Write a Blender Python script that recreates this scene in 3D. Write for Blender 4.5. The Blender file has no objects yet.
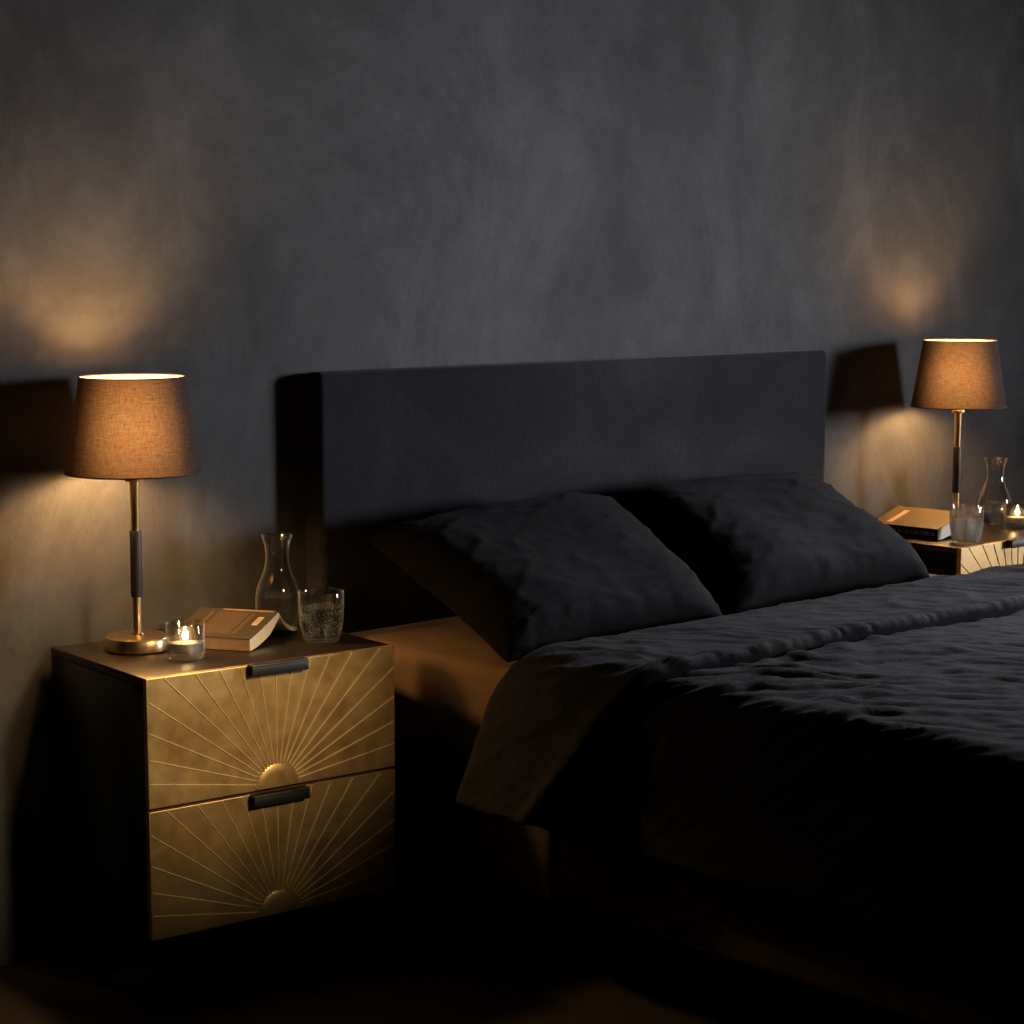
import bpy, bmesh, math, random
import numpy as np
from mathutils import Vector, Matrix, noise
PI = math.pi
random.seed(7)
COL = bpy.context.scene.collection

# ------------------------------------------------------------------ helpers
def tag(o, label=None, cat=None, group=None, kind=None):
    if label: o['label'] = label
    if cat: o['category'] = cat
    if group: o['group'] = group
    if kind: o['kind'] = kind
    return o

def link(name, me, mat=None, parent=None, smooth=True):
    if mat is not None: me.materials.append(mat)
    if smooth:
        me.polygons.foreach_set('use_smooth', [True] * len(me.polygons))
    o = bpy.data.objects.new(name, me); COL.objects.link(o)
    if parent: o.parent = parent
    return o

def obj(name, bm, mat=None, parent=None, smooth=True, sharp=35):
    bmesh.ops.recalc_face_normals(bm, faces=bm.faces)
    if smooth and sharp:
        for e in bm.edges:
            if len(e.link_faces) == 2 and e.calc_face_angle(0) > math.radians(sharp): e.smooth = False
    me = bpy.data.meshes.new(name); bm.to_mesh(me); bm.free()
    return link(name, me, mat, parent, smooth)

def empty(name, loc, rz=0, label=None, cat=None, group=None):
    o = bpy.data.objects.new(name, None); COL.objects.link(o)
    o.location = loc; o.rotation_euler = (0, 0, rz); o.empty_display_size = .05
    return tag(o, label, cat, group)

def copy_tree(o, parent=None):
    c = o.copy(); COL.objects.link(c)
    if parent: c.parent = parent
    for ch in list(o.children): copy_tree(ch, c)
    return c

def add_box(bm, x0, x1, y0, y1, z0, z1, bev=0, seg=2):
    r = bmesh.ops.create_cube(bm, size=1)
    vs = r['verts']
    for v in vs:
        v.co = Vector(((x0 + x1) / 2 + v.co.x * (x1 - x0), (y0 + y1) / 2 + v.co.y * (y1 - y0), (z0 + z1) / 2 + v.co.z * (z1 - z0)))
    if bev:
        es = list({e for v in vs for e in v.link_edges})
        bmesh.ops.bevel(bm, geom=es, offset=bev, segments=seg, profile=.5, affect='EDGES')

def box(x0, x1, y0, y1, z0, z1, bev=0, seg=2):
    bm = bmesh.new(); add_box(bm, x0, x1, y0, y1, z0, z1, bev, seg); return bm

def lathe(profile, n=48, closed=False, bm=None, center=(0, 0, 0)):
    bm = bm or bmesh.new()
    rings = []
    for r, z in profile:
        if r < 1e-6:
            rings.append([bm.verts.new((center[0], center[1], center[2] + z))])
        else:
            rings.append([bm.verts.new((center[0] + r * math.cos(2 * PI * k / n), center[1] + r * math.sin(2 * PI * k / n), center[2] + z)) for k in range(n)])
    m = len(rings)
    for i in range(m if closed else m - 1):
        a, b = rings[i], rings[(i + 1) % m]
        for k in range(n):
            k2 = (k + 1) % n
            if len(a) == 1 and len(b) == 1: continue
            if len(a) == 1: bm.faces.new((a[0], b[k2], b[k]))
            elif len(b) == 1: bm.faces.new((a[k], a[k2], b[0]))
            else: bm.faces.new((a[k], a[k2], b[k2], b[k]))
    return bm

def torus(bm, R, r, z, n=64, m=8):
    lathe([(R + r * math.cos(2 * PI * k / m), z + r * math.sin(2 * PI * k / m)) for k in range(m)], n, True, bm)
    return bm

def tube(bm, a, b, r, n=8):
    a = Vector(a); b = Vector(b); d = b - a
    q = d.to_track_quat('Z', 'Y').to_matrix().to_4x4(); q.translation = (a + b) / 2
    bmesh.ops.create_cone(bm, cap_ends=True, segments=n, radius1=r, radius2=r, depth=d.length, matrix=q)

def grid_mesh(name, P, mat, parent=None, wrap_u=False):
    """P: array [nu][nv][3] -> smooth quad sheet"""
    nu, nv = P.shape[:2]
    me = bpy.data.meshes.new(name)
    idx = np.arange(nu * nv).reshape(nu, nv)
    if wrap_u: idx = np.vstack([idx, idx[:1]])
    f = np.stack([idx[:-1, :-1], idx[1:, :-1], idx[1:, 1:], idx[:-1, 1:]], -1).reshape(-1, 4)
    me.from_pydata(P.reshape(-1, 3).tolist(), [], f.tolist()); me.update()
    return link(name, me, mat, parent)

# ------------------------------------------------------------------ materials
def new_mat(name):
    m = bpy.data.materials.new(name); m.use_nodes = True
    nt = m.node_tree
    return m, nt, nt.nodes['Principled BSDF'], nt.nodes['Material Output']

def setp(b, **k):
    for n, v in k.items():
        b.inputs[n.replace('_', ' ')].default_value = v

def coords(nt, scale=(1, 1, 1), kind='Object', rot=(0, 0, 0)):
    tc = nt.nodes.new('ShaderNodeTexCoord'); mp = nt.nodes.new('ShaderNodeMapping')
    mp.inputs['Scale'].default_value = scale; mp.inputs['Rotation'].default_value = rot
    nt.links.new(tc.outputs[kind], mp.inputs['Vector']); return mp.outputs['Vector']

def noise_n(nt, vec, scale, detail=4, rough=.55, dist=0):
    n = nt.nodes.new('ShaderNodeTexNoise'); n.inputs['Scale'].default_value = scale
    n.inputs['Detail'].default_value = detail; n.inputs['Roughness'].default_value = rough
    n.inputs['Distortion'].default_value = dist
    nt.links.new(vec, n.inputs['Vector']); return n.outputs['Fac']

def ramp(nt, fac, stops):
    r = nt.nodes.new('ShaderNodeValToRGB'); e = r.color_ramp.elements
    while len(e) < len(stops): e.new(.5)
    for el, (p, c) in zip(e, stops):
        el.position = p; el.color = (*c, 1) if len(c) == 3 else c
    nt.links.new(fac, r.inputs['Fac']); return r.outputs['Color']

def bump(nt, b, h, strength, dist=.01, prev=None):
    bp = nt.nodes.new('ShaderNodeBump'); bp.inputs['Strength'].default_value = strength
    bp.inputs['Distance'].default_value = dist; nt.links.new(h, bp.inputs['Height'])
    if prev: nt.links.new(prev, bp.inputs['Normal'])
    nt.links.new(bp.outputs['Normal'], b.inputs['Normal']); return bp.outputs['Normal']

def mixc(nt, fac, a, b, mode='MIX'):
    m = nt.nodes.new('ShaderNodeMix'); m.data_type = 'RGBA'; m.blend_type = mode
    for s, v in ((0, fac), (6, a), (7, b)):
        if isinstance(v, (int, float)): m.inputs[s].default_value = v
        elif isinstance(v, tuple): m.inputs[s].default_value = (*v, 1)
        else: nt.links.new(v, m.inputs[s])
    return m.outputs[2]

def simple(name, col, rough=.5, metal=0, **k):
    m, nt, b, o = new_mat(name); setp(b, Base_Color=(*col, 1), Roughness=rough, Metallic=metal)
    for n, v in k.items(): b.inputs[n.replace('_', ' ')].default_value = v
    n = noise_n(nt, coords(nt), 40, 3)
    c = mixc(nt, n, tuple(x * .82 for x in col), tuple(min(1, x * 1.18) for x in col))
    nt.links.new(c, b.inputs['Base Color'])
    return m

def mat_plaster():
    m, nt, b, o = new_mat('dark limewash plaster')
    v = coords(nt, (1, 1, 1)); v2 = coords(nt, (1.25, 1, .8), rot=(0, .3, 0))
    a = noise_n(nt, v, .9, 5, .6, .6); c = noise_n(nt, v2, 2.6, 7, .66, 1.1); f = noise_n(nt, v, 14, 6, .7, .5)
    c1 = ramp(nt, c, [(.28, (.044, .045, .047)), (.5, (.063, .064, .067)), (.72, (.094, .095, .100))])
    c2 = ramp(nt, a, [(.25, (.62, .62, .62)), (.75, (1.25, 1.25, 1.25))])
    c3 = ramp(nt, f, [(.3, (.86, .86, .86)), (.7, (1.12, 1.12, 1.12))])
    col = mixc(nt, 1.0, mixc(nt, 1.0, c1, c2, 'MULTIPLY'), c3, 'MULTIPLY')
    nt.links.new(col, b.inputs['Base Color']); setp(b, Roughness=.8)
    b.inputs['Specular IOR Level'].default_value = .25
    n1 = bump(nt, b, c, .25, .01)
    bump(nt, b, noise_n(nt, v, 60, 8, .7, .3), .35, .003, n1)
    return m

def mat_cloth(name, lo, hi, weave=900, sheen=.3, wr=.15, scale=9, rough=.9, spec=.06):
    m, nt, b, o = new_mat(name)
    v = coords(nt)
    c = ramp(nt, noise_n(nt, v, scale, 4, .6, .8), [(.3, lo), (.7, hi)])
    nt.links.new(c, b.inputs['Base Color']); setp(b, Roughness=rough)
    b.inputs['Specular IOR Level'].default_value = spec
    b.inputs['Sheen Weight'].default_value = sheen; b.inputs['Sheen Roughness'].default_value = .5
    b.inputs['Sheen Tint'].default_value = (.75, .78, .9, 1)
    n1 = bump(nt, b, noise_n(nt, coords(nt, (1, 1.6, 1)), 26, 6, .65, 1.2), wr, .006)
    w = nt.nodes.new('ShaderNodeTexWave'); w.inputs['Scale'].default_value = weave / 6.28
    nt.links.new(v, w.inputs['Vector'])
    n2 = bump(nt, b, noise_n(nt, v, weave * .5, 2, .6), .25, .0008, n1)
    return m

def mat_velvet():
    m, nt, b, o = new_mat('charcoal velvet upholstery')
    v = coords(nt)
    patch = noise_n(nt, coords(nt, (1, 1, 1.3)), 3.4, 3, .5, .5)
    c = ramp(nt, patch, [(.35, (.016, .0155, .019)), (.55, (.022, .0215, .026)), (.7, (.029, .0285, .034))])
    th = noise_n(nt, coords(nt, (90, 90, 900)), 1, 2, .5); tv = noise_n(nt, coords(nt, (900, 900, 60)), 1, 2, .5)
    t = mixc(nt, .5, th, tv)
    c = mixc(nt, 1.0, c, ramp(nt, t, [(.35, (.7, .7, .7)), (.65, (1.3, 1.3, 1.3))]), 'MULTIPLY')
    nt.links.new(c, b.inputs['Base Color']); setp(b, Roughness=.9)
    b.inputs['Specular IOR Level'].default_value = .08
    b.inputs['Sheen Weight'].default_value = .10; b.inputs['Sheen Roughness'].default_value = .45
    b.inputs['Sheen Tint'].default_value = (.7, .72, .9, 1)
    bump(nt, b, patch, .25, .03)
    return m

def mat_gold():
    m, nt, b, o = new_mat('brushed antique gold')
    v = coords(nt)
    p = noise_n(nt, v, 9, 6, .65, .8)
    c = ramp(nt, p, [(.3, (.35, .215, .082)), (.5, (.50, .32, .130)), (.72, (.63, .43, .195))])
    nt.links.new(c, b.inputs['Base Color']); setp(b, Metallic=.7)
    nt.links.new(ramp(nt, noise_n(nt, v, 30, 5, .6), [(.3, (.36,) * 3), (.7, (.5,) * 3)]), b.inputs['Roughness'])
    bump(nt, b, noise_n(nt, v, 120, 4, .6), .08, .001)
    return m

def mat_brass():
    m, nt, b, o = new_mat('satin brass')
    v = coords(nt, (1, 1, .08))
    c = ramp(nt, noise_n(nt, v, 60, 3), [(.3, (.62, .42, .20)), (.7, (.78, .56, .30))])
    nt.links.new(c, b.inputs['Base Color']); setp(b, Metallic=1.0, Roughness=.28)
    return m

def mat_top():
    m, nt, b, o = new_mat('dark stained wood')
    v = coords(nt, (1.2, 14, 14))
    c = ramp(nt, noise_n(nt, v, 5, 6, .6, 1.0), [(.3, (.012, .0075, .0045)), (.7, (.027, .0165, .009))])
    nt.links.new(c, b.inputs['Base Color']); setp(b, Roughness=.34)
    bump(nt, b, noise_n(nt, v, 9, 6, .6), .05, .002)
    return m

def mat_glass(name, col=(1, 1, 1), ior=1.45, rough=0):
    m, nt, b, o = new_mat(name); setp(b, Base_Color=(*col, 1), Roughness=rough, IOR=ior)
    b.inputs['Transmission Weight'].default_value = 1
    return m

def mat_thin(name, tint, ior, refr, edge=.3):
    """clear pane: what is behind shows through, the surface mirrors at grazing angles; refr mixes in true refraction"""
    m, nt, b, o = new_mat(name); nt.nodes.remove(b); N = nt.nodes; L = nt.links
    t = N.new('ShaderNodeBsdfTransparent'); t.inputs[0].default_value = (*tint, 1)
    g = N.new('ShaderNodeBsdfGlossy'); g.inputs['Roughness'].default_value = .07; g.inputs[0].default_value = (1, 1, 1, 1)
    f = N.new('ShaderNodeFresnel'); f.inputs[0].default_value = ior
    ge = N.new('ShaderNodeNewGeometry'); k = N.new('ShaderNodeMath'); k.operation = 'SUBTRACT'; k.inputs[0].default_value = 1
    L.new(ge.outputs['Backfacing'], k.inputs[1]); q = N.new('ShaderNodeMath'); q.operation = 'MULTIPLY'
    L.new(f.outputs[0], q.inputs[0]); L.new(k.outputs[0], q.inputs[1])
    mx = N.new('ShaderNodeMixShader'); L.new(q.outputs[0], mx.inputs[0]); L.new(g.outputs[0], mx.inputs[2])
    src = t
    if refr:
        rf = N.new('ShaderNodeBsdfRefraction'); rf.inputs['IOR'].default_value = ior; rf.inputs['Roughness'].default_value = 0
        m2 = N.new('ShaderNodeMixShader'); m2.inputs[0].default_value = refr
        L.new(t.outputs[0], m2.inputs[1]); L.new(rf.outputs[0], m2.inputs[2]); src = m2
    # painted highlight
    lw = N.new('ShaderNodeLayerWeight'); lw.inputs['Blend'].default_value = .5
    pw = N.new('ShaderNodeMath'); pw.operation = 'POWER'; pw.inputs[1].default_value = 5; L.new(lw.outputs['Facing'], pw.inputs[0])
    ml = N.new('ShaderNodeMath'); ml.operation = 'MULTIPLY'; ml.inputs[1].default_value = edge; L.new(pw.outputs[0], ml.inputs[0])
    df = N.new('ShaderNodeBsdfDiffuse'); df.inputs[0].default_value = (.62, .60, .56, 1)
    m3 = N.new('ShaderNodeMixShader'); L.new(ml.outputs[0], m3.inputs[0]); L.new(df.outputs[0], m3.inputs[2])
    L.new(src.outputs[0], mx.inputs[1]); L.new(mx.outputs[0], m3.inputs[1]); L.new(m3.outputs[0], o.inputs[0]); return m

def mat_emit(name, col, s):
    m, nt, b, o = new_mat(name); nt.nodes.remove(b)
    e = nt.nodes.new('ShaderNodeEmission'); e.inputs[0].default_value = (*col, 1); e.inputs[1].default_value = s
    nt.links.new(e.outputs[0], o.inputs[0]); return m

def mat_shade():
    """woven linen outside, cream lining inside, lets some of the bulb's light through"""
    m, nt, b, o = new_mat('linen lampshade'); nt.nodes.remove(b)
    L = nt.links
    tc = nt.nodes.new('ShaderNodeTexCoord')
    h = noise_n(nt, coords(nt, (55, 55, 700)), 1, 3, .6); vv = noise_n(nt, coords(nt, (420, 420, 40)), 1, 3, .6)
    t = mixc(nt, .45, h, vv)
    weave = ramp(nt, t, [(.36, (.62, .62, .62)), (.5, (1, 1, 1)), (.66, (1.38, 1.38, 1.38))])
    outd = mixc(nt, 1.0, (.050, .044, .041), weave, 'MULTIPLY')
    trans = mixc(nt, 1.0, SHADE_T, weave, 'MULTIPLY')
    lw = nt.nodes.new('ShaderNodeLayerWeight'); lw.inputs['Blend'].default_value = .5
    edge = ramp(nt, lw.outputs['Facing'], [(.0, (1, 1, 1)), (.06, (.85, .85, .85)), (.20, (.42, .42, .42)), (.38, (.13, .13, .13)), (.6, (.03, .03, .03))])
    trans = mixc(nt, 1.0, trans, edge, 'MULTIPLY')
    d = nt.nodes.new('ShaderNodeBsdfDiffuse'); L.new(outd, d.inputs[0])
    tr = nt.nodes.new('ShaderNodeBsdfTranslucent'); L.new(trans, tr.inputs[0])
    add = nt.nodes.new('ShaderNodeAddShader'); L.new(d.outputs[0], add.inputs[0]); L.new(tr.outputs[0], add.inputs[1])
    li = nt.nodes.new('ShaderNodeBsdfDiffuse'); li.inputs[0].default_value = (.62, .50, .36, 1)
    g = nt.nodes.new('ShaderNodeNewGeometry'); mx = nt.nodes.new('ShaderNodeMixShader')
    L.new(g.outputs['Backfacing'], mx.inputs[0]); L.new(add.outputs[0], mx.inputs[1]); L.new(li.outputs[0], mx.inputs[2])
    L.new(mx.outputs[0], o.inputs[0]); return m

SHADE_T = (.0185, .0122, .0090)
M = dict(
    plaster=mat_plaster(), velvet=mat_velvet(), gold=mat_gold(), brass=mat_brass(), top=mat_top(), shade=mat_shade(),
    duvet=mat_cloth('washed charcoal linen', (.0105, .010, .0118), (.018, .0176, .0203), sheen=.035, wr=.5, spec=.12),
    pillow=mat_cloth('charcoal linen pillowcase', (.0060, .0057, .0068), (.0098, .0095, .0112), sheen=.02, wr=.25),
    sheet=mat_cloth('taupe cotton sheet', (.14, .092, .055), (.19, .125, .076), sheen=.05, wr=.2),
    base=mat_cloth('dark velvet bed base', (.050, .040, .030), (.075, .060, .045), sheen=.1, wr=.15),
    floor=None,
    black=simple('black lacquer', (.008, .0075, .007), .45),
    blackm=simple('matt black metal', (.005, .005, .005), .5),
    glass=mat_thin('clear glass', (.95, .96, .96), 1.7, .35, .6), water=mat_thin('water', (.93, .95, .96), 1.4, .55, .15),
    bubble=simple('air bubble', (.8, .82, .85), .1, 0, Specular_IOR_Level=1.0),
    wax=simple('warm candle wax', (.85, .78, .62), .5),
    tin=simple('thin aluminium cup', (.6, .58, .55), .3, .9),
    wick=simple('burnt wick', (.02, .015, .01), .9),
    flame=mat_emit('candle flame', (1.0, .62, .25), 130),
    bulb=mat_emit('warm lamp bulb', (1.0, .575, .20), 360),
    rib=simple('gold rib highlight', (.92, .68, .36), .32, .4),  # paler gold paints in the light caught along the raised ribs
    page=simple('cream page block', (.86, .76, .60), .8),
    cover=simple('brown paperback cover', (.024, .016, .009), .75),
    covert=simple('tan paperback cover', (.12, .076, .035), .55),
    ink=simple('pale orange print', (.15, .080, .038), .7),
    label=simple('cream cover label', (.60, .48, .32), .6),
    edge=simple('tan page edge', (.30, .175, .08), .8),
    bkblack=simple('black cover edge', (.010, .009, .008), .5),
    grey=simple('grey lettering', (.50, .48, .42), .6),
)
def mat_floor():
    m, nt, b, o = new_mat('dark brown timber floor')
    v = coords(nt)
    br = nt.nodes.new('ShaderNodeTexBrick'); br.inputs['Scale'].default_value = 1
    br.inputs['Brick Width'].default_value = 1.8; br.inputs['Row Height'].default_value = .16; br.inputs['Mortar Size'].default_value = .002
    br.inputs['Color1'].default_value = (.9, .9, .9, 1); br.inputs['Color2'].default_value = (1.1, 1.1, 1.1, 1); br.inputs['Mortar'].default_value = (.3, .3, .3, 1)
    nt.links.new(coords(nt, rot=(0, 0, PI / 2)), br.inputs['Vector'])
    c = ramp(nt, noise_n(nt, coords(nt, (14, 1.2, 1)), 3, 6, .6, .8), [(.3, (.030, .021, .014)), (.7, (.052, .037, .025))])
    nt.links.new(mixc(nt, 1.0, c, br.outputs['Color'], 'MULTIPLY'), b.inputs['Base Color']); setp(b, Roughness=.6)
    return m
M['floor'] = mat_floor()

# ------------------------------------------------------------------ setting
def struct(name, bm, mat): return tag(obj(name, bm, mat, smooth=False), kind='structure')
XL, XR, YF, ZC = -3.0, 10.6, -8.4, 2.8
struct('floor', box(XL, XR, YF, .1, -.1, 0), M['floor'])
struct('wall_back', box(XL, XR, 0, .1, 0, ZC), M['plaster'])
struct('wall_left', box(XL - .1, XL, YF, .1, 0, ZC), M['plaster'])
struct('wall_right', box(XR, XR + .1, YF, .1, 0, ZC), M['plaster'])
struct('ceiling', box(XL, XR, YF, .1, ZC, ZC + .1), M['plaster'])

# ------------------------------------------------------------------ nightstands
NW, ND, NT, NL = .511, .378, .588, .126      # width, depth, height, leg height
def make_nightstand():
    t = empty('nightstand', (0, 0, 0))
    hx, hy = NW / 2, ND / 2
    ft = .014                                     # drawer front thickness
    obj('cabinet_body', box(-hx + .001, hx - .001, -hy + ft, hy, NL, NT - .016, .001, 1), M['black'], t)
    obj('top_board', box(-hx, hx, -hy + ft + .001, hy, NT - .015, NT, .0015, 2), M['top'], t)
    for sx in (-1, 1):
        for sy in (-1, 1):
            bm = bmesh.new()
            m = Matrix.Translation((sx * (hx - .035), sy * (hy - .04), NL / 2))
            bmesh.ops.create_cone(bm, cap_ends=True, segments=20, radius1=.011, radius2=.017, depth=NL - .0005, matrix=m)
            obj('leg', bm, M['black'], t)
    H = (NT - NL) / 2
    for k in range(2):
        z0 = NL + k * H + (.0025 if k else 0); z1 = NL + (k + 1) * H - (0 if k else .0025)
        h = z1 - z0
        bm = box(-hx, hx, -hy, -hy + ft - .0005, z0, z1, .0015, 2)
        panel = set(bm.faces)
        # fan of raised ribs, one every nine degrees, from the sun's rim to the edge of the panel
        cz = z0 + .004; rs = .043
        for i in range(19):
            a = math.radians(9 * (i + 1))
            dx, dz = math.cos(a), math.sin(a)
            tmax = min((hx - .003) / max(abs(dx), 1e-6), (z1 - .002 - cz) / dz)
            p, q = Vector((dx * (rs + .001), -hy, cz + dz * (rs + .001))), Vector((dx * tmax, -hy, cz + dz * tmax))
            n = Vector((-dz, 0, dx)); wd, hh = .0015, .0020
            vs = []
            for c in (p, q):
                vs.append([bm.verts.new(c - n * wd + Vector((0, .0004, 0))), bm.verts.new(c - n * wd * .3 + Vector((0, -hh, 0))),
                           bm.verts.new(c + n * wd * .3 + Vector((0, -hh, 0))), bm.verts.new(c + n * wd + Vector((0, .0004, 0)))])
            for j in range(4):
                bm.faces.new((vs[0][j], vs[0][(j + 1) % 4], vs[1][(j + 1) % 4], vs[1][j]))
            bm.faces.new(vs[0]); bm.faces.new(vs[1][::-1])
        for f_ in bm.faces:
            if f_ not in panel: f_.material_index = 1
        d = obj('drawer', bm, M['gold'], t, sharp=20); d.data.materials.append(M['rib'])
        # half sun
        bm = bmesh.new(); ns = 28
        prof = [(0, .0042), (rs * .6, .0038), (rs * .9, .003), (rs, .0008), (rs, -.0005)]
        rows = []
        for r, y in prof:
            rows.append([bm.verts.new((r * math.cos(PI * s / ns), -hy - y, cz - .002 + r * math.sin(PI * s / ns))) for s in range(ns + 1)] if r > 0 else [bm.verts.new((0, -hy - y, cz - .002))])
        for s in range(ns): bm.faces.new((rows[0][0], rows[1][s], rows[1][s + 1]))
        for a_, b_ in zip(rows[1:], rows[2:]):
            for s in range(ns): bm.faces.new((a_[s], b_[s], b_[s + 1], a_[s + 1]))
        for s in range(20):
            a = PI * (s + .5) / 20
            bmesh.ops.create_icosphere(bm, subdivisions=1, radius=.0023, matrix=Matrix.Translation((rs * math.cos(a), -hy - .001, cz - .002 + rs * math.sin(a))))
        obj('half_sun', bm, M['gold'], d)
        # black lip handle folded over the top edge
        bm = bmesh.new()
        zt = z1 + (.003 if k else .0005)
        add_box(bm, -.058, .058, -hy - .019, -hy - .0005, zt - .006, zt, .002, 2)
        add_box(bm, -.058, .058, -hy - .019, -hy - .0145, zt - .021, zt - .001, .002, 2)
        obj('handle', bm, M['blackm'], d)
    return t

def place_ns(t, x0, yf, rot):
    """x0, yf: front left corner of the cabinet"""
    c, s = math.cos(rot), math.sin(rot); hx, hy = NW / 2, ND / 2
    t.location = (x0 + hx * c - hy * s, yf + hx * s + hy * c, 0); t.rotation_euler = (0, 0, rot)

ns1 = make_nightstand(); place_ns(ns1, 0, -.392, math.radians(-5.44))
tag(ns1, 'black nightstand with gold sunburst drawers, nearest, left of the bed, both drawers in full view', 'nightstand', 'sunburst nightstands')
ns2 = copy_tree(ns1); place_ns(ns2, 2.372, -.392, math.radians(.8))
tag(ns2, 'black nightstand with gold sunburst drawers beyond the bed, lower half hidden by the duvet', 'nightstand', 'sunburst nightstands')

# ------------------------------------------------------------------ lamps
def make_lamp():
    t = empty('table_lamp', (0, 0, 0))
    obj('base', lathe([(0, .0), (.057, 0), (.060, .003), (.060, .022), (.058, .0255), (.054, .027), (.012, .028), (.010, .031), (0, .031)], 64), M['brass'], t)
    obj('pole', lathe([(0, .029), (.0082, .029), (.0080, .10), (.0072, .215), (.0080, .26), (.0092, .31), (0, .31)], 32), M['brass'], t)
    obj('grip_sleeve', lathe([(.0081, .098), (.0104, .098), (.0108, .1), (.0108, .218), (.0104, .22), (.0081, .22)], 32, True), M['blackm'], t)
    obj('collar', lathe([(0, .310), (.0165, .310), (.017, .312), (.017, .319), (.0165, .3205), (0, .3205)], 32), M['brass'], t)
    obj('bulb_socket', lathe([(0, .3207), (.014, .3207), (.014, .357), (.012, .361), (0, .361)], 24), M['blackm'], t)
    zb, zt, rb, rt = .327, .500, .1235, .0950
    sh = bmesh.new(); lathe([(rb + (rt - rb) * k / 6, zb + (zt - zb) * k / 6) for k in range(7)], 96, False, sh)
    s = obj('lamp_shade', sh, None, t, sharp=0)
    me = s.data
    # outward normals so that front = linen, back = lining
    if me.polygons[0].normal.dot(Vector(me.polygons[0].center) * Vector((1, 1, 0))) < 0: me.flip_normals()
    me.materials.append(M['shade'])
    tr = bmesh.new(); torus(tr, rb, .0013, zb, 96); obj('rim_tape', tr, M['rim'], s)
    tr = bmesh.new(); torus(tr, rt, .0013, zt, 96); obj('rim_tape', tr, M['rim'], s)
    sp = bmesh.new()
    for k in range(3):
        a = 2 * PI * k / 3 + .5
        tube(sp, (.014 * math.cos(a), .014 * math.sin(a), .33), (.1185 * math.cos(a), .1185 * math.sin(a), .342), .0009)
    obj('shade_carrier', sp, M['brass'], s)
    bb = bmesh.new(); lathe([(0, .3615), (.012, .362), (.014, .369), (.026, .389), (.029, .402), (.026, .417), (.015, .428), (0, .4315)], 20, False, bb)
    obj('light_bulb', bb, M['bulb'], t)
    return t
M['rim'] = simple('dark shade binding', (.05, .042, .036), .8)
lamp1 = make_lamp(); lamp1.location = (.139, -.150, NT + .0004)
tag(lamp1, 'lit brass table lamp with brown linen shade, left of the bed on the nearer nightstand', 'lamp', 'brass bedside lamps')
lamp2 = copy_tree(lamp1); lamp2.location = (2.662, -.170, NT + .0004); lamp2.rotation_euler = (0, 0, .6)
tag(lamp2, 'lit brass table lamp with brown linen shade, beyond the bed on the far nightstand', 'lamp', 'brass bedside lamps')

# ------------------------------------------------------------------ glassware
def make_holder():
    t = empty('candle_holder', (0, 0, 0))
    obj('glass_cup', lathe([(0, 0), (.029, 0), (.0318, .002), (.0332, .006), (.0345, .012), (.0345, .0632), (.0338, .0645), (.0330, .0632), (.0322, .016), (.030, .0118), (0, .011)], 56), M['glass'], t)
    return t
def make_tealight():
    t = empty('tealight_candle', (0, 0, 0))
    obj('cup', lathe([(0, 0), (.0225, 0), (.0230, .002), (.0232, .0165), (.0228, .0165), (.0225, .0155), (.0225, .014), (0, .0139)], 40), M['tin'], t)
    obj('wax', lathe([(0, .0141), (.0223, .0141), (.0223, .0170), (.020, .0178), (.008, .0172), (0, .017)], 40), M['wax'], t)
    obj('wick', lathe([(0, .0172), (.0007, .0172), (.0007, .0215), (0, .022)], 8), M['wick'], t)
    obj('flame', lathe([(0, .0222), (.0026, .0245), (.0036, .028), (.0030, .0335), (.0014, .039), (0, .0425)], 16), M['flame'], t)
    return t
def make_carafe():
    t = empty('carafe', (0, 0, 0))
    K = 1.06
    out = [(.031, 0), (.0345, .002), (.0385, .012), (.0408, .032), (.0408, .052), (.0392, .066), (.0345, .083), (.0285, .096), (.0240, .109), (.0212, .125), (.0208, .136), (.0225, .152), (.0268, .168), (.0288, .1735)]
    out = [(r * K, z * 1.03) for r, z in out]
    inn = [(r - .0016, z) for r, z in reversed(out[1:])]
    inn[0] = (.0276 * K, .1789); inn[-1] = (.0320 * K, .0062)
    obj('glass_body', lathe([(0, 0)] + out + inn + [(0, .0055)], 64), M['glass'], t)
    w = [(0, .0058), (.0318, .0065), (.0366, .013), (.0389, .032), (.0389, .052), (.0384, .0605), (0, .0605)]
    w = [(r * K, z) for r, z in w]
    obj('water', lathe(w, 64), M['water'], t)
    return t
def make_tumbler(seed):
    t = empty('tumbler', (0, 0, 0))
    out = [(.0300, 0), (.0322, .0015), (.0345, .008), (.0385, .022), (.0412, .040), (.0425, .060), (.0428, .092)]
    obj('glass_cup', lathe([(0, 0)] + out + [(.0420, .0938), (.0412, .092), (.0409, .060), (.0397, .040), (.0370, .022), (.0325, .0098), (0, .0085)], 64), M['glass'], t)
    obj('water', lathe([(0, .0088), (.0322, .0101), (.0367, .022), (.0394, .040), (.0405, .058), (.0406, .0655), (0, .0655)], 64), M['water'], t)
    rnd = random.Random(seed); bm = bmesh.new()
    for _ in range(420):
        z = rnd.uniform(.013, .063); a = rnd.uniform(0, 2 * PI)
        rm = np.interp(z, [.0101, .022, .04, .058], [.0315, .0357, .0384, .0395])
        r = rm * (rnd.uniform(.93, .99) if rnd.random() < .7 else rnd.random() ** .5 * .9)
        bmesh.ops.create_icosphere(bm, subdivisions=1, radius=rnd.choice((.00045, .0006, .0008, .0010)), matrix=Matrix.Translation((r * math.cos(a), r * math.sin(a), z)))
    tag(obj('bubbles', bm, M['bubble'], t), kind='stuff')
    return t
def put(o, x, y, z, rz=0): o.location = (x, y, z); o.rotation_euler = (0, 0, rz)
Z = NT + .0004
h1 = make_holder(); put(h1, .1565, -.279, Z)
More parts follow.
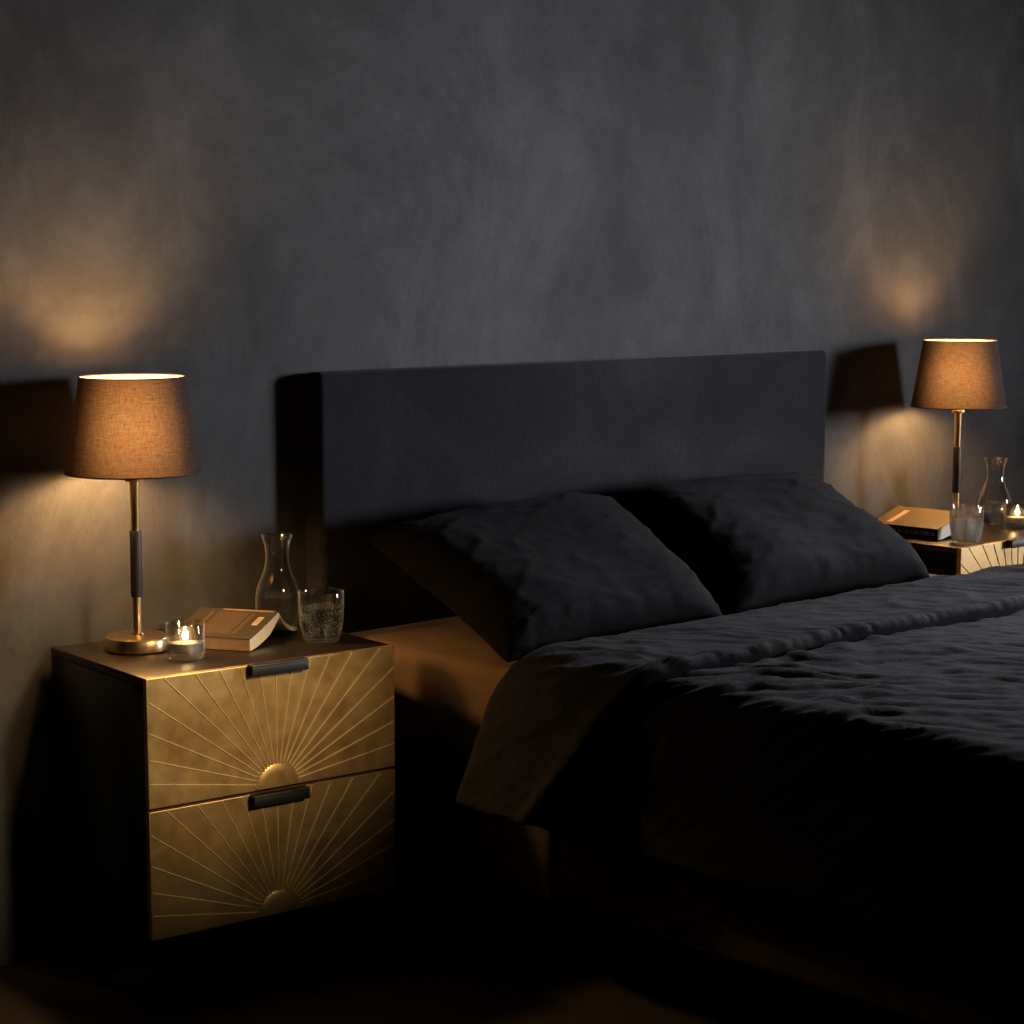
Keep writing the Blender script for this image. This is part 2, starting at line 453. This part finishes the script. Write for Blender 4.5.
tag(h1, 'small clear glass candle holder with a lit tealight in front of the near lamp base', 'candle holder', 'glass tealight holders')
c1 = make_tealight(); put(c1, .1565, -.279, Z + .0118)
tag(c1, 'lit tealight inside the glass beside the open brown book', 'candle', 'lit tealights')
h2 = copy_tree(h1); put(h2, 2.812, -.262, Z)
tag(h2, 'clear glass candle holder glowing at the right edge of the far nightstand', 'candle holder', 'glass tealight holders')
c2 = copy_tree(c1); put(c2, 2.812, -.262, Z + .0118)
tag(c2, 'lit tealight in the glass at the far right edge, beside the far carafe', 'candle', 'lit tealights')
ca1 = make_carafe(); put(ca1, .4775, -.122, Z)
tag(ca1, 'half-filled clear glass carafe behind the open brown book, near nightstand', 'carafe', 'water carafes')
ca2 = copy_tree(ca1); put(ca2, 2.831, -.177, Z)
tag(ca2, 'half-filled clear glass carafe between far lamp and tealight', 'carafe', 'water carafes')
tu1 = make_tumbler(3); put(tu1, .4405, -.309, Z)
tag(tu1, 'low glass tumbler of sparkling water at the right end of the near nightstand', 'glass', 'tumblers of sparkling water')
tu2 = copy_tree(tu1); put(tu2, 2.4685, -.338, Z, 1.3)
tag(tu2, 'low glass tumbler of sparkling water in front of the tan book, far nightstand', 'glass', 'tumblers of sparkling water')

# ------------------------------------------------------------------ open books lying face down
def make_book(length, wl, wr, zl, zr, th_l, th_r, cover, edge_mat, decor):
    """local: ridge along +Y from the origin, thick half towards -X, thin half towards +X.
    zl: height of the cover at the thick fore-edge, zr: ridge height"""
    t = empty('open_book', (0, 0, 0))
    n = 14
    def half(side, w, th, z_end, dy):
        top, bot = [], []
        for i in range(n + 1):
            s = i / n
            x = side * w * s
            zt = z_end + (zr - z_end) * ((1 - s) ** 1.15 if side < 0 else (1 - s) ** 1.9)
            g = min(1, s * 3.2)
            zb_ = zt - (th * (.25 + .75 * g))
            if side < 0: zb_ = max(.0008, zt - th * (.55 + .45 * g) - .02 * (1 - s) * s)
            top.append((x, zt)); bot.append((x + (0 if side > 0 else .004 * (1 - s)), max(.0008, zb_)))
        return top, bot
    def slab(name, top, bot, y0, y1, mat, par):
        bm = bmesh.new(); A = []
        for y in (y0, y1):
            A.append([bm.verts.new((x, y, z)) for x, z in top] + [bm.verts.new((x, y, z)) for x, z in reversed(bot)])
        m = len(A[0])
        for k in range(m): bm.faces.new((A[0][k], A[0][(k + 1) % m], A[1][(k + 1) % m], A[1][k]))
        h = m // 2
        for a in A:
            for i in range(h - 1): bm.faces.new((a[i], a[i + 1], a[m - 2 - i], a[m - 1 - i]))
        return obj(name, bm, mat, par, sharp=30)
    out = {}
    for side, w, th, z_end in ((-1, wl, th_l, zl), (1, wr, th_r, th_r + .0015)):
        top, bot = half(side, w, th, z_end, 0)
        slab('page_block', [(x * .985, z - .0009) for x, z in top], [(x * .985, z) for x, z in bot], .001, length - .001, M['page'], t)
        slab('cover', [(x, z + .0004) for x, z in top], [(x, z - .0007) for x, z in top], 0, length, cover, t)
        if side < 0:
            out['top'] = top
            xb = top[-1][0] * .985
            bm = box(xb - .0006, xb - .0001, .0008, length - .0008, .0012, top[-1][1] - .0012)
            out['edge'] = obj('fore_edge', bm, edge_mat, t, False)
    xs = np.array([p[0] for p in out['top']])[::-1]; zs = np.array([p[1] for p in out['top']])[::-1]
    def on_cover(u0, u1, v0, v1, bm, lift=.0007):
        """patch on the thick cover: u 0 at ridge .. 1 at fore-edge, v along the ridge"""
        k = 6; L_ = []
        for i in range(k + 1):
            x = -wl * (u0 + (u1 - u0) * i / k); z = float(np.interp(x, xs, zs)) + lift
            L_.append((bm.verts.new((x, v0 * length, z)), bm.verts.new((x, v1 * length, z))))
        for a, b in zip(L_, L_[1:]): bm.faces.new((a[0], b[0], b[1], a[1]))
    decor(t, on_cover, out)
    return t

def decor1(t, on, out):
    rnd = random.Random(4)
    bm = bmesh.new()
    # block of small print: lines run up the cover, words broken up
    for i in range(13):
        v = .34 + i * .030; u = .10
        while u < .84:
            wd = rnd.uniform(.02, .07)
            on(u, min(u + wd, .86), v, v + .014, bm); u += wd + .014
    for v in (.255, .285, .775, .800):
        u = .12
        while u < .80:
            wd = rnd.uniform(.05, .12); on(u, min(u + wd, .84), v, v + .013, bm); u += wd + .012
    obj('blurb_print', bm, M['ink'], t, False)
    bm = bmesh.new(); on(.22, .50, .10, .17, bm, .0008)
    lb = obj('cover_label', bm, M['label'], t, False)
    bm = bmesh.new(); on(.26, .46, .120, .128, bm, .0011); on(.26, .46, .142, .150, bm, .0011)
    obj('label_print', bm, M['cover'], lb, False)
    bm = bmesh.new(); on(.0, .045, .05, .70, bm, .0009)
    obj('spine_print', bm, M['edge'], t, False)
def decor2(t, on, out):
    bm = bmesh.new()
    on(.18, .84, .74, .82, bm)
    obj('title_block', bm, M['label'], t, False)
    bm = bmesh.new(); on(.2, .80, .60, .625, bm); on(.2, .80, .64, .66, bm)
    obj('subtitle_print', bm, M['ink'], t, False)
    # lettering strokes along the black edge
    rnd = random.Random(9); bm = bmesh.new(); y = .010
    x = out['top'][-1][0] * .985 - .0011
    while y < .150:
        w = rnd.uniform(.0012, .0024); h = .010
        add_box(bm, x - .0002, x + .0003, y, y + w, .011, .011 + h)
        if rnd.random() < .6: add_box(bm, x - .0002, x + .0003, y + w, y + w + .002, .0195 if rnd.random() < .5 else .011, .0210 if rnd.random() < .5 else .0125)
        y += w + rnd.choice((.0026, .0034, .0075))
    obj('edge_lettering', bm, M['grey'], t, False)
b1 = make_book(.16, .132, .093, .0235, .053, .022, .009, M['cover'], M['edge'], decor1)
b1.location = (.388, -.246, Z); b1.rotation_euler = (0, 0, math.radians(30))
tag(b1, 'thick brown paperback lying open face down between tealight and tumbler', 'book', 'face-down books')
b2 = make_book(.205, .128, .020, .030, .062, .0285, .006, M['covert'], M['bkblack'], decor2)
b2.location = (2.564, -.268, Z); b2.rotation_euler = (0, 0, math.radians(3))
tag(b2, 'tan covered book with black edge lettering, face down on the far nightstand beside the pillow', 'book', 'face-down books')

# ------------------------------------------------------------------ bed
BX0, BX1, BY1 = .645, 2.232, -2.12
bed = empty('bed_frame', (1.44, -1.05, 0), 0, 'upholstered charcoal bed with tall plain velvet headboard, between the two nightstands', 'bed')
def bedpart(name, bm, mat, **k):
    o = obj(name, bm, mat, None, **k); o.parent = bed; o.matrix_parent_inverse = Matrix.Translation(-Vector(bed.location)); return o
# headboard: dense soft box
def soft_box(x0, x1, y0, y1, z0, z1, bev, cuts=0):
    bm = box(x0, x1, y0, y1, z0, z1, bev, 5); return bm
hb = bedpart('headboard', soft_box(.630, 2.250, -.064, -.004, .10, 1.073, .016), M['velvet'])
bm = bmesh.new()
for (a, b) in (((.646, -.0635, .12), (.646, -.0635, 1.055)), ((.646, -.0635, 1.055), (2.234, -.0635, 1.055)), ((2.234, -.0635, 1.055), (2.234, -.0635, .12))):
    tube(bm, a, b, .0022, 8)
pp = bedpart('piping', bm, M['velvet']); pp.parent = hb; pp.matrix_parent_inverse = Matrix.Translation(-Vector(bed.location))
bedpart('bed_base', soft_box(BX0 - .002, BX1 + .002, BY1, -.066, .130, .345, .014), M['base'])
for x in (BX0 + .12, BX1 - .12):
    for y in (BY1 + .15, -.25):
        bm = bmesh.new(); bmesh.ops.create_cone(bm, cap_ends=True, segments=16, radius1=.018, radius2=.025, depth=.1295, matrix=Matrix.Translation((x, y, .065)))
        bedpart('leg', bm, M['black'])
mt = tag(obj('mattress', soft_box(BX0 + .002, BX1 - .002, BY1 + .01, -.068, .346, .545, .030), M['sheet']),
         'mattress under a fitted taupe sheet, its bare corner showing beside the near pillow', 'mattress')

def nz(x, y, z): return noise.noise(Vector((x, y, z)))
def ridged(x, y, z): return 1 - 2 * abs(noise.noise(Vector((x, y, z))))

# cross path of the bedding over the mattress (s -> x, z, nx, nz)
ZT = .567
def cross_path(x0, x1, zh_l, zh_r, R, ztop, step=.0072):
    P = []
    for k in range(int((ztop - R - zh_l) / step)): P.append((x0, zh_l + k * step, -1, 0))
    na = int(R * PI / 2 / step)
    for k in range(na + 1):
        a = PI / 2 * k / na; P.append((x0 + R - R * math.cos(a), ztop - R + R * math.sin(a), -math.cos(a), math.sin(a)))
    nt_ = int((x1 - x0 - 2 * R) / step)
    for k in range(1, nt_): P.append((x0 + R + (x1 - x0 - 2 * R) * k / nt_, ztop, 0, 1))
    for k in range(na + 1):
        a = PI / 2 * (1 - k / na); P.append((x1 - R + R * math.cos(a), ztop - R + R * math.sin(a), math.cos(a), math.sin(a)))
    for k in range(1, int((ztop - R - zh_r) / step)): P.append((x1, ztop - R - k * step, 1, 0))
    return P

def wrinkle(x, y, z, flap=False):
    """creases of washed linen, metres of displacement along the normal"""
    h = z * 1.3
    e1 = .73 * x - .68 * y + .7 * h; e2 = .68 * x + .73 * y + h
    w1 = e1 + .05 * nz(x * 4, y * 4, 5 + h); w2 = e2 + .045 * nz(x * 4, y * 4, 9 + h)
    d = .008 * nz(x * 2.2, y * 2.6, z * 2)
    a = max(0, .55 + .9 * nz(x * 1.9 + 4, y * 2.3, 3))
    c1 = max(0, 1 - abs(nz(w1 * 2.6 + 7, w2 * 8, 1)) * 3.6)          # long folds
    c2 = max(0, 1 - abs(nz(w1 * 5.5 + 3, w2 * 17, 4)) * 3.2)
    c3 = max(0, 1 - abs(nz(w1 * 11 - 5, w2 * 30, 8)) * 3.0)
    d += .0085 * a * c1 * c1 + .0050 * (.4 + a) * c2 ** 1.5 + .0020 * c3
    d += .0016 * nz(w1 * 24, w2 * 48, 2)
    return d * (.8 if flap else 1)

duvet = empty('duvet', (1.44, -1.5, .35), 0, 'crinkled charcoal linen duvet spread over the bed, upper edge folded back', 'duvet')
def child_grid(name, P, mat, th):
    o = grid_mesh(name, P, mat, None)
    o.parent = duvet; o.matrix_parent_inverse = Matrix.Translation(-Vector(duvet.location))
    md = o.modifiers.new('thickness', 'SOLIDIFY'); md.thickness = th; md.offset = -1; md.use_even_offset = False
    return o

def build_cover():
    path = cross_path(.585, 2.292, .300, .300, .075, ZT)
    ys = np.linspace(-.80, -2.165, 200)
    P = np.zeros((len(path), len(ys), 3))
    for i, (x, z, nx, nz_) in enumerate(path):
        drop = max(0, (ZT - z)) / .28
        for j, y in enumerate(ys):
            yy = y + .10 * drop * max(0, 1 - (-.80 - y) / .8)
            d = wrinkle(x, yy, z) * (1 - .65 * min(1, drop * 2))
            if abs(nx) > .5:                        # drape: gentle vertical folds
                d = d + .012 * nz(x + 3, yy * 5.5, z * .8) * drop
            dome = .004 * math.sin(PI * min(1, max(0, (x - .6) / 1.68))) if nz_ > .5 else 0
            hem = .010 * nz(yy * 4, 2, 1) if z < .31 else 0
            P[i, j] = (x + nx * d, yy, z + nz_ * d + dome + hem)
    return child_grid('duvet_cover', P, M['duvet'], .019)
build_cover()

def build_flap():
    path = cross_path(.566, 2.310, .325, .325, .080, ZT + .004)
    # outline of the fold in (y, lift): lower lip, plateau, rolled edge
    out = [(-.984, -.008), (-.998, -.002), (-1.008, .006), (-1.012, .018), (-1.009, .030), (-1.001, .038), (-.991, .039)]
    out += [(y, .030 + .008 * max(0, 1 - (y + .980) / .03)) for y in np.arange(-.980, -.716, .007)]
    for k in range(10):
        a = PI * .5 * k / 6
        out.append((-.714 + .040 * math.sin(min(a, PI * .75)), -.010 + .040 * math.cos(min(a, PI * .75))))
    P = np.zeros((len(path), len(out), 3))
    for i, (x, z, nx, nz_) in enumerate(path):
        drop = max(0, (ZT + .004 - z)) / .255
        for j, (y, h) in enumerate(out):
            t = (-.674 - y) / .32                    # 0 rolled edge .. 1 lip
            yy = y + drop * (.075 + .125 * t) + .012 * nz(x * 4, t, 3) * (1 if t > .5 else .6)
            amp = max(0.15, min(1, (h + .01) / .04))
            d = wrinkle(x, yy, z, True) * amp * (1 - .5 * min(1, drop * 2))
            # short puckers along the stitched lip
            if t > .80: d += .0040 * ridged((x + z) * 34, t * 3, 2) * (t - .80) / .2
            if abs(nx) > .5: d += .010 * nz(x + 3, yy * 6, z * 1.2) * drop + (.045 if nx < 0 else 0) * drop
            dome = .004 * math.sin(PI * min(1, max(0, (x - .6) / 1.68))) if nz_ > .5 else 0
            hh = h * (1 - .25 * min(1, drop)) + d
            P[i, j] = (x + nx * hh, yy, z + nz_ * hh + dome)
    return child_grid('folded_edge', P, M['duvet'], .016)
build_flap()

# ------------------------------------------------------------------ pillows
def make_pillow(name, tl, tr, br, bl, up, dn, seed):
    tl, tr, br, bl = map(Vector, (tl, tr, br, bl))
    N = 84
    nrm = ((tr - bl).cross(tl - br)).normalized()
    if nrm.z < 0: nrm = -nrm
    ex = (tr - tl + br - bl).normalized(); ey = (tl - bl + tr - br).normalized()
    nu = 2 * N; rows = []
    def pt(a, b, side):
        u, v = (a + 1) / 2, (b + 1) / 2
        p = bl.lerp(br, u).lerp(tl.lerp(tr, u), v)
        # edges bow inwards between the corners
        p += ex * (-.018 * a * (1 - b * b) * abs(a) ** 3) + ey * (-.022 * b * (1 - a * a) * abs(b) ** 3)
        prof = (max(0, 1 - abs(a) ** 4) * max(0, 1 - abs(b) ** 4)) ** .5
        h = (up if side > 0 else -dn) * prof
        e = max(abs(a), abs(b)); 
        w = .0042 * max(0, 1 - abs(nz(a * 1.7 + b * .9 + seed, b * 4.2 - a * 1.2, side * 2)) * 4) ** 1.5
        w += .0013 * max(0, 1 - abs(nz(a * 4 + b * 2 + seed, b * 8 - a * 3, side * 2 + 4)) * 3.5) ** 1.5
        w += .008 * nz(a * 1.8 + seed, b * 1.8, side) + .0018 * ridged(a * 5 + seed, b * 3.2 + .6 * a, side * 3)
        w += .0008 * nz(a * 12, b * 12 + seed, side)
        # radiating gathers from the corners and along the seam
        g = max(0, e - .72) / .28
        t = a if abs(b) > abs(a) else b
        w += .0070 * g * (1 - g * .6) * ridged(t * 9 + seed, e * 1.5, side)
        # long soft dent down the middle
        w -= .012 * math.exp(-((a * .8 + b * .35 + .1) / .45) ** 2) * prof if side > 0 else 0
        h += w * min(1, prof * 2.5) * (1 if side > 0 else -.5)
        return p + nrm * h
    bm = bmesh.new()
    sheets = {}
    for side in (1, -1):
        G = []
        for i in range(N + 1):
            row = []
            for j in range(N + 1):
                a = math.sin(PI / 2 * (2 * i / N - 1)); b = math.sin(PI / 2 * (2 * j / N - 1))
                edge = i in (0, N) or j in (0, N)
                if side < 0 and edge: row.append(sheets[1][i][j])
                else: row.append(bm.verts.new(pt(a, b, side)))
            G.append(row)
        sheets[side] = G
        for i in range(N):
            for j in range(N):
                try: bm.faces.new((G[i][j], G[i + 1][j], G[i + 1][j + 1], G[i][j + 1]))
                except ValueError: pass
    return obj(name, bm, M['pillow'], None, sharp=0)
p1 = make_pillow('pillow', (.672, -.150, .742), (1.385, -.130, .745), (1.21, -.640, .572), (.585, -.665, .578), .100, .022, 1.3)
tag(p1, 'charcoal linen pillow nearest the near nightstand, leaning on the headboard over the bare sheet corner', 'pillow', 'charcoal pillows')
p2 = make_pillow('pillow', (1.405, -.130, .760), (2.075, -.130, .735), (1.965, -.600, .570), (1.245, -.625, .572), .105, .010, 5.1)
tag(p2, 'charcoal linen pillow on the far side of the bed, toward the far nightstand', 'pillow', 'charcoal pillows')

# ------------------------------------------------------------------ lights
def spot(name, loc, target, power, col, angle, blend, rad, sy=1):
    l = bpy.data.lights.new(name, 'SPOT'); l.energy = power; l.color = col
    l.spot_size = math.radians(angle); l.spot_blend = blend; l.shadow_soft_size = rad
    o = bpy.data.objects.new(name, l); COL.objects.link(o); o.location = loc
    o.scale = (1, sy, 1)
    o.rotation_euler = (Vector(target) - Vector(loc)).to_track_quat('-Z', 'Y').to_euler(); return o
spot('key_light', (8.5, -6.1, 1.85), (1.38, 0, 1.24), 5500, (.93, .94, 1.0), 15.8, 1.0, 1.0, .98)
spot('bed_light', (5.2, -.60, 2.36), (1.35, -1.05, .58), 720, (.93, .93, 1.0), 27, 1.0, .38)
spot('warm_front_light', (.38, -2.5, 1.45), (.16, -.4, .55), 200, (1.0, .76, .44), 21, 1.0, .15, .80)

w = bpy.data.worlds.new('dim room'); bpy.context.scene.world = w; w.use_nodes = True
w.node_tree.nodes['Background'].inputs[0].default_value = (.5, .55, .7, 1)
w.node_tree.nodes['Background'].inputs[1].default_value = .016

# ------------------------------------------------------------------ camera
cd = bpy.data.cameras.new('camera'); cam = bpy.data.objects.new('camera', cd); COL.objects.link(cam)
cd.sensor_width = 36; cd.lens = 36 * 2066.37 / 1024; cd.clip_start = .05
cam.location = (-1.8993, -3.3526, 1.2975)
cam.rotation_euler = (math.radians(90 - 6.950), 0, math.radians(-42.892))
sc = bpy.context.scene; sc.camera = cam
sc.view_settings.view_transform = 'Standard'; sc.view_settings.look = 'None'
sc.view_settings.exposure = 0; sc.view_settings.gamma = 1
sc.cycles.use_denoising = True
sc.cycles.max_bounces = 16; sc.cycles.transmission_bounces = 14; sc.cycles.transparent_max_bounces = 12
sc.cycles.sample_clamp_indirect = 6
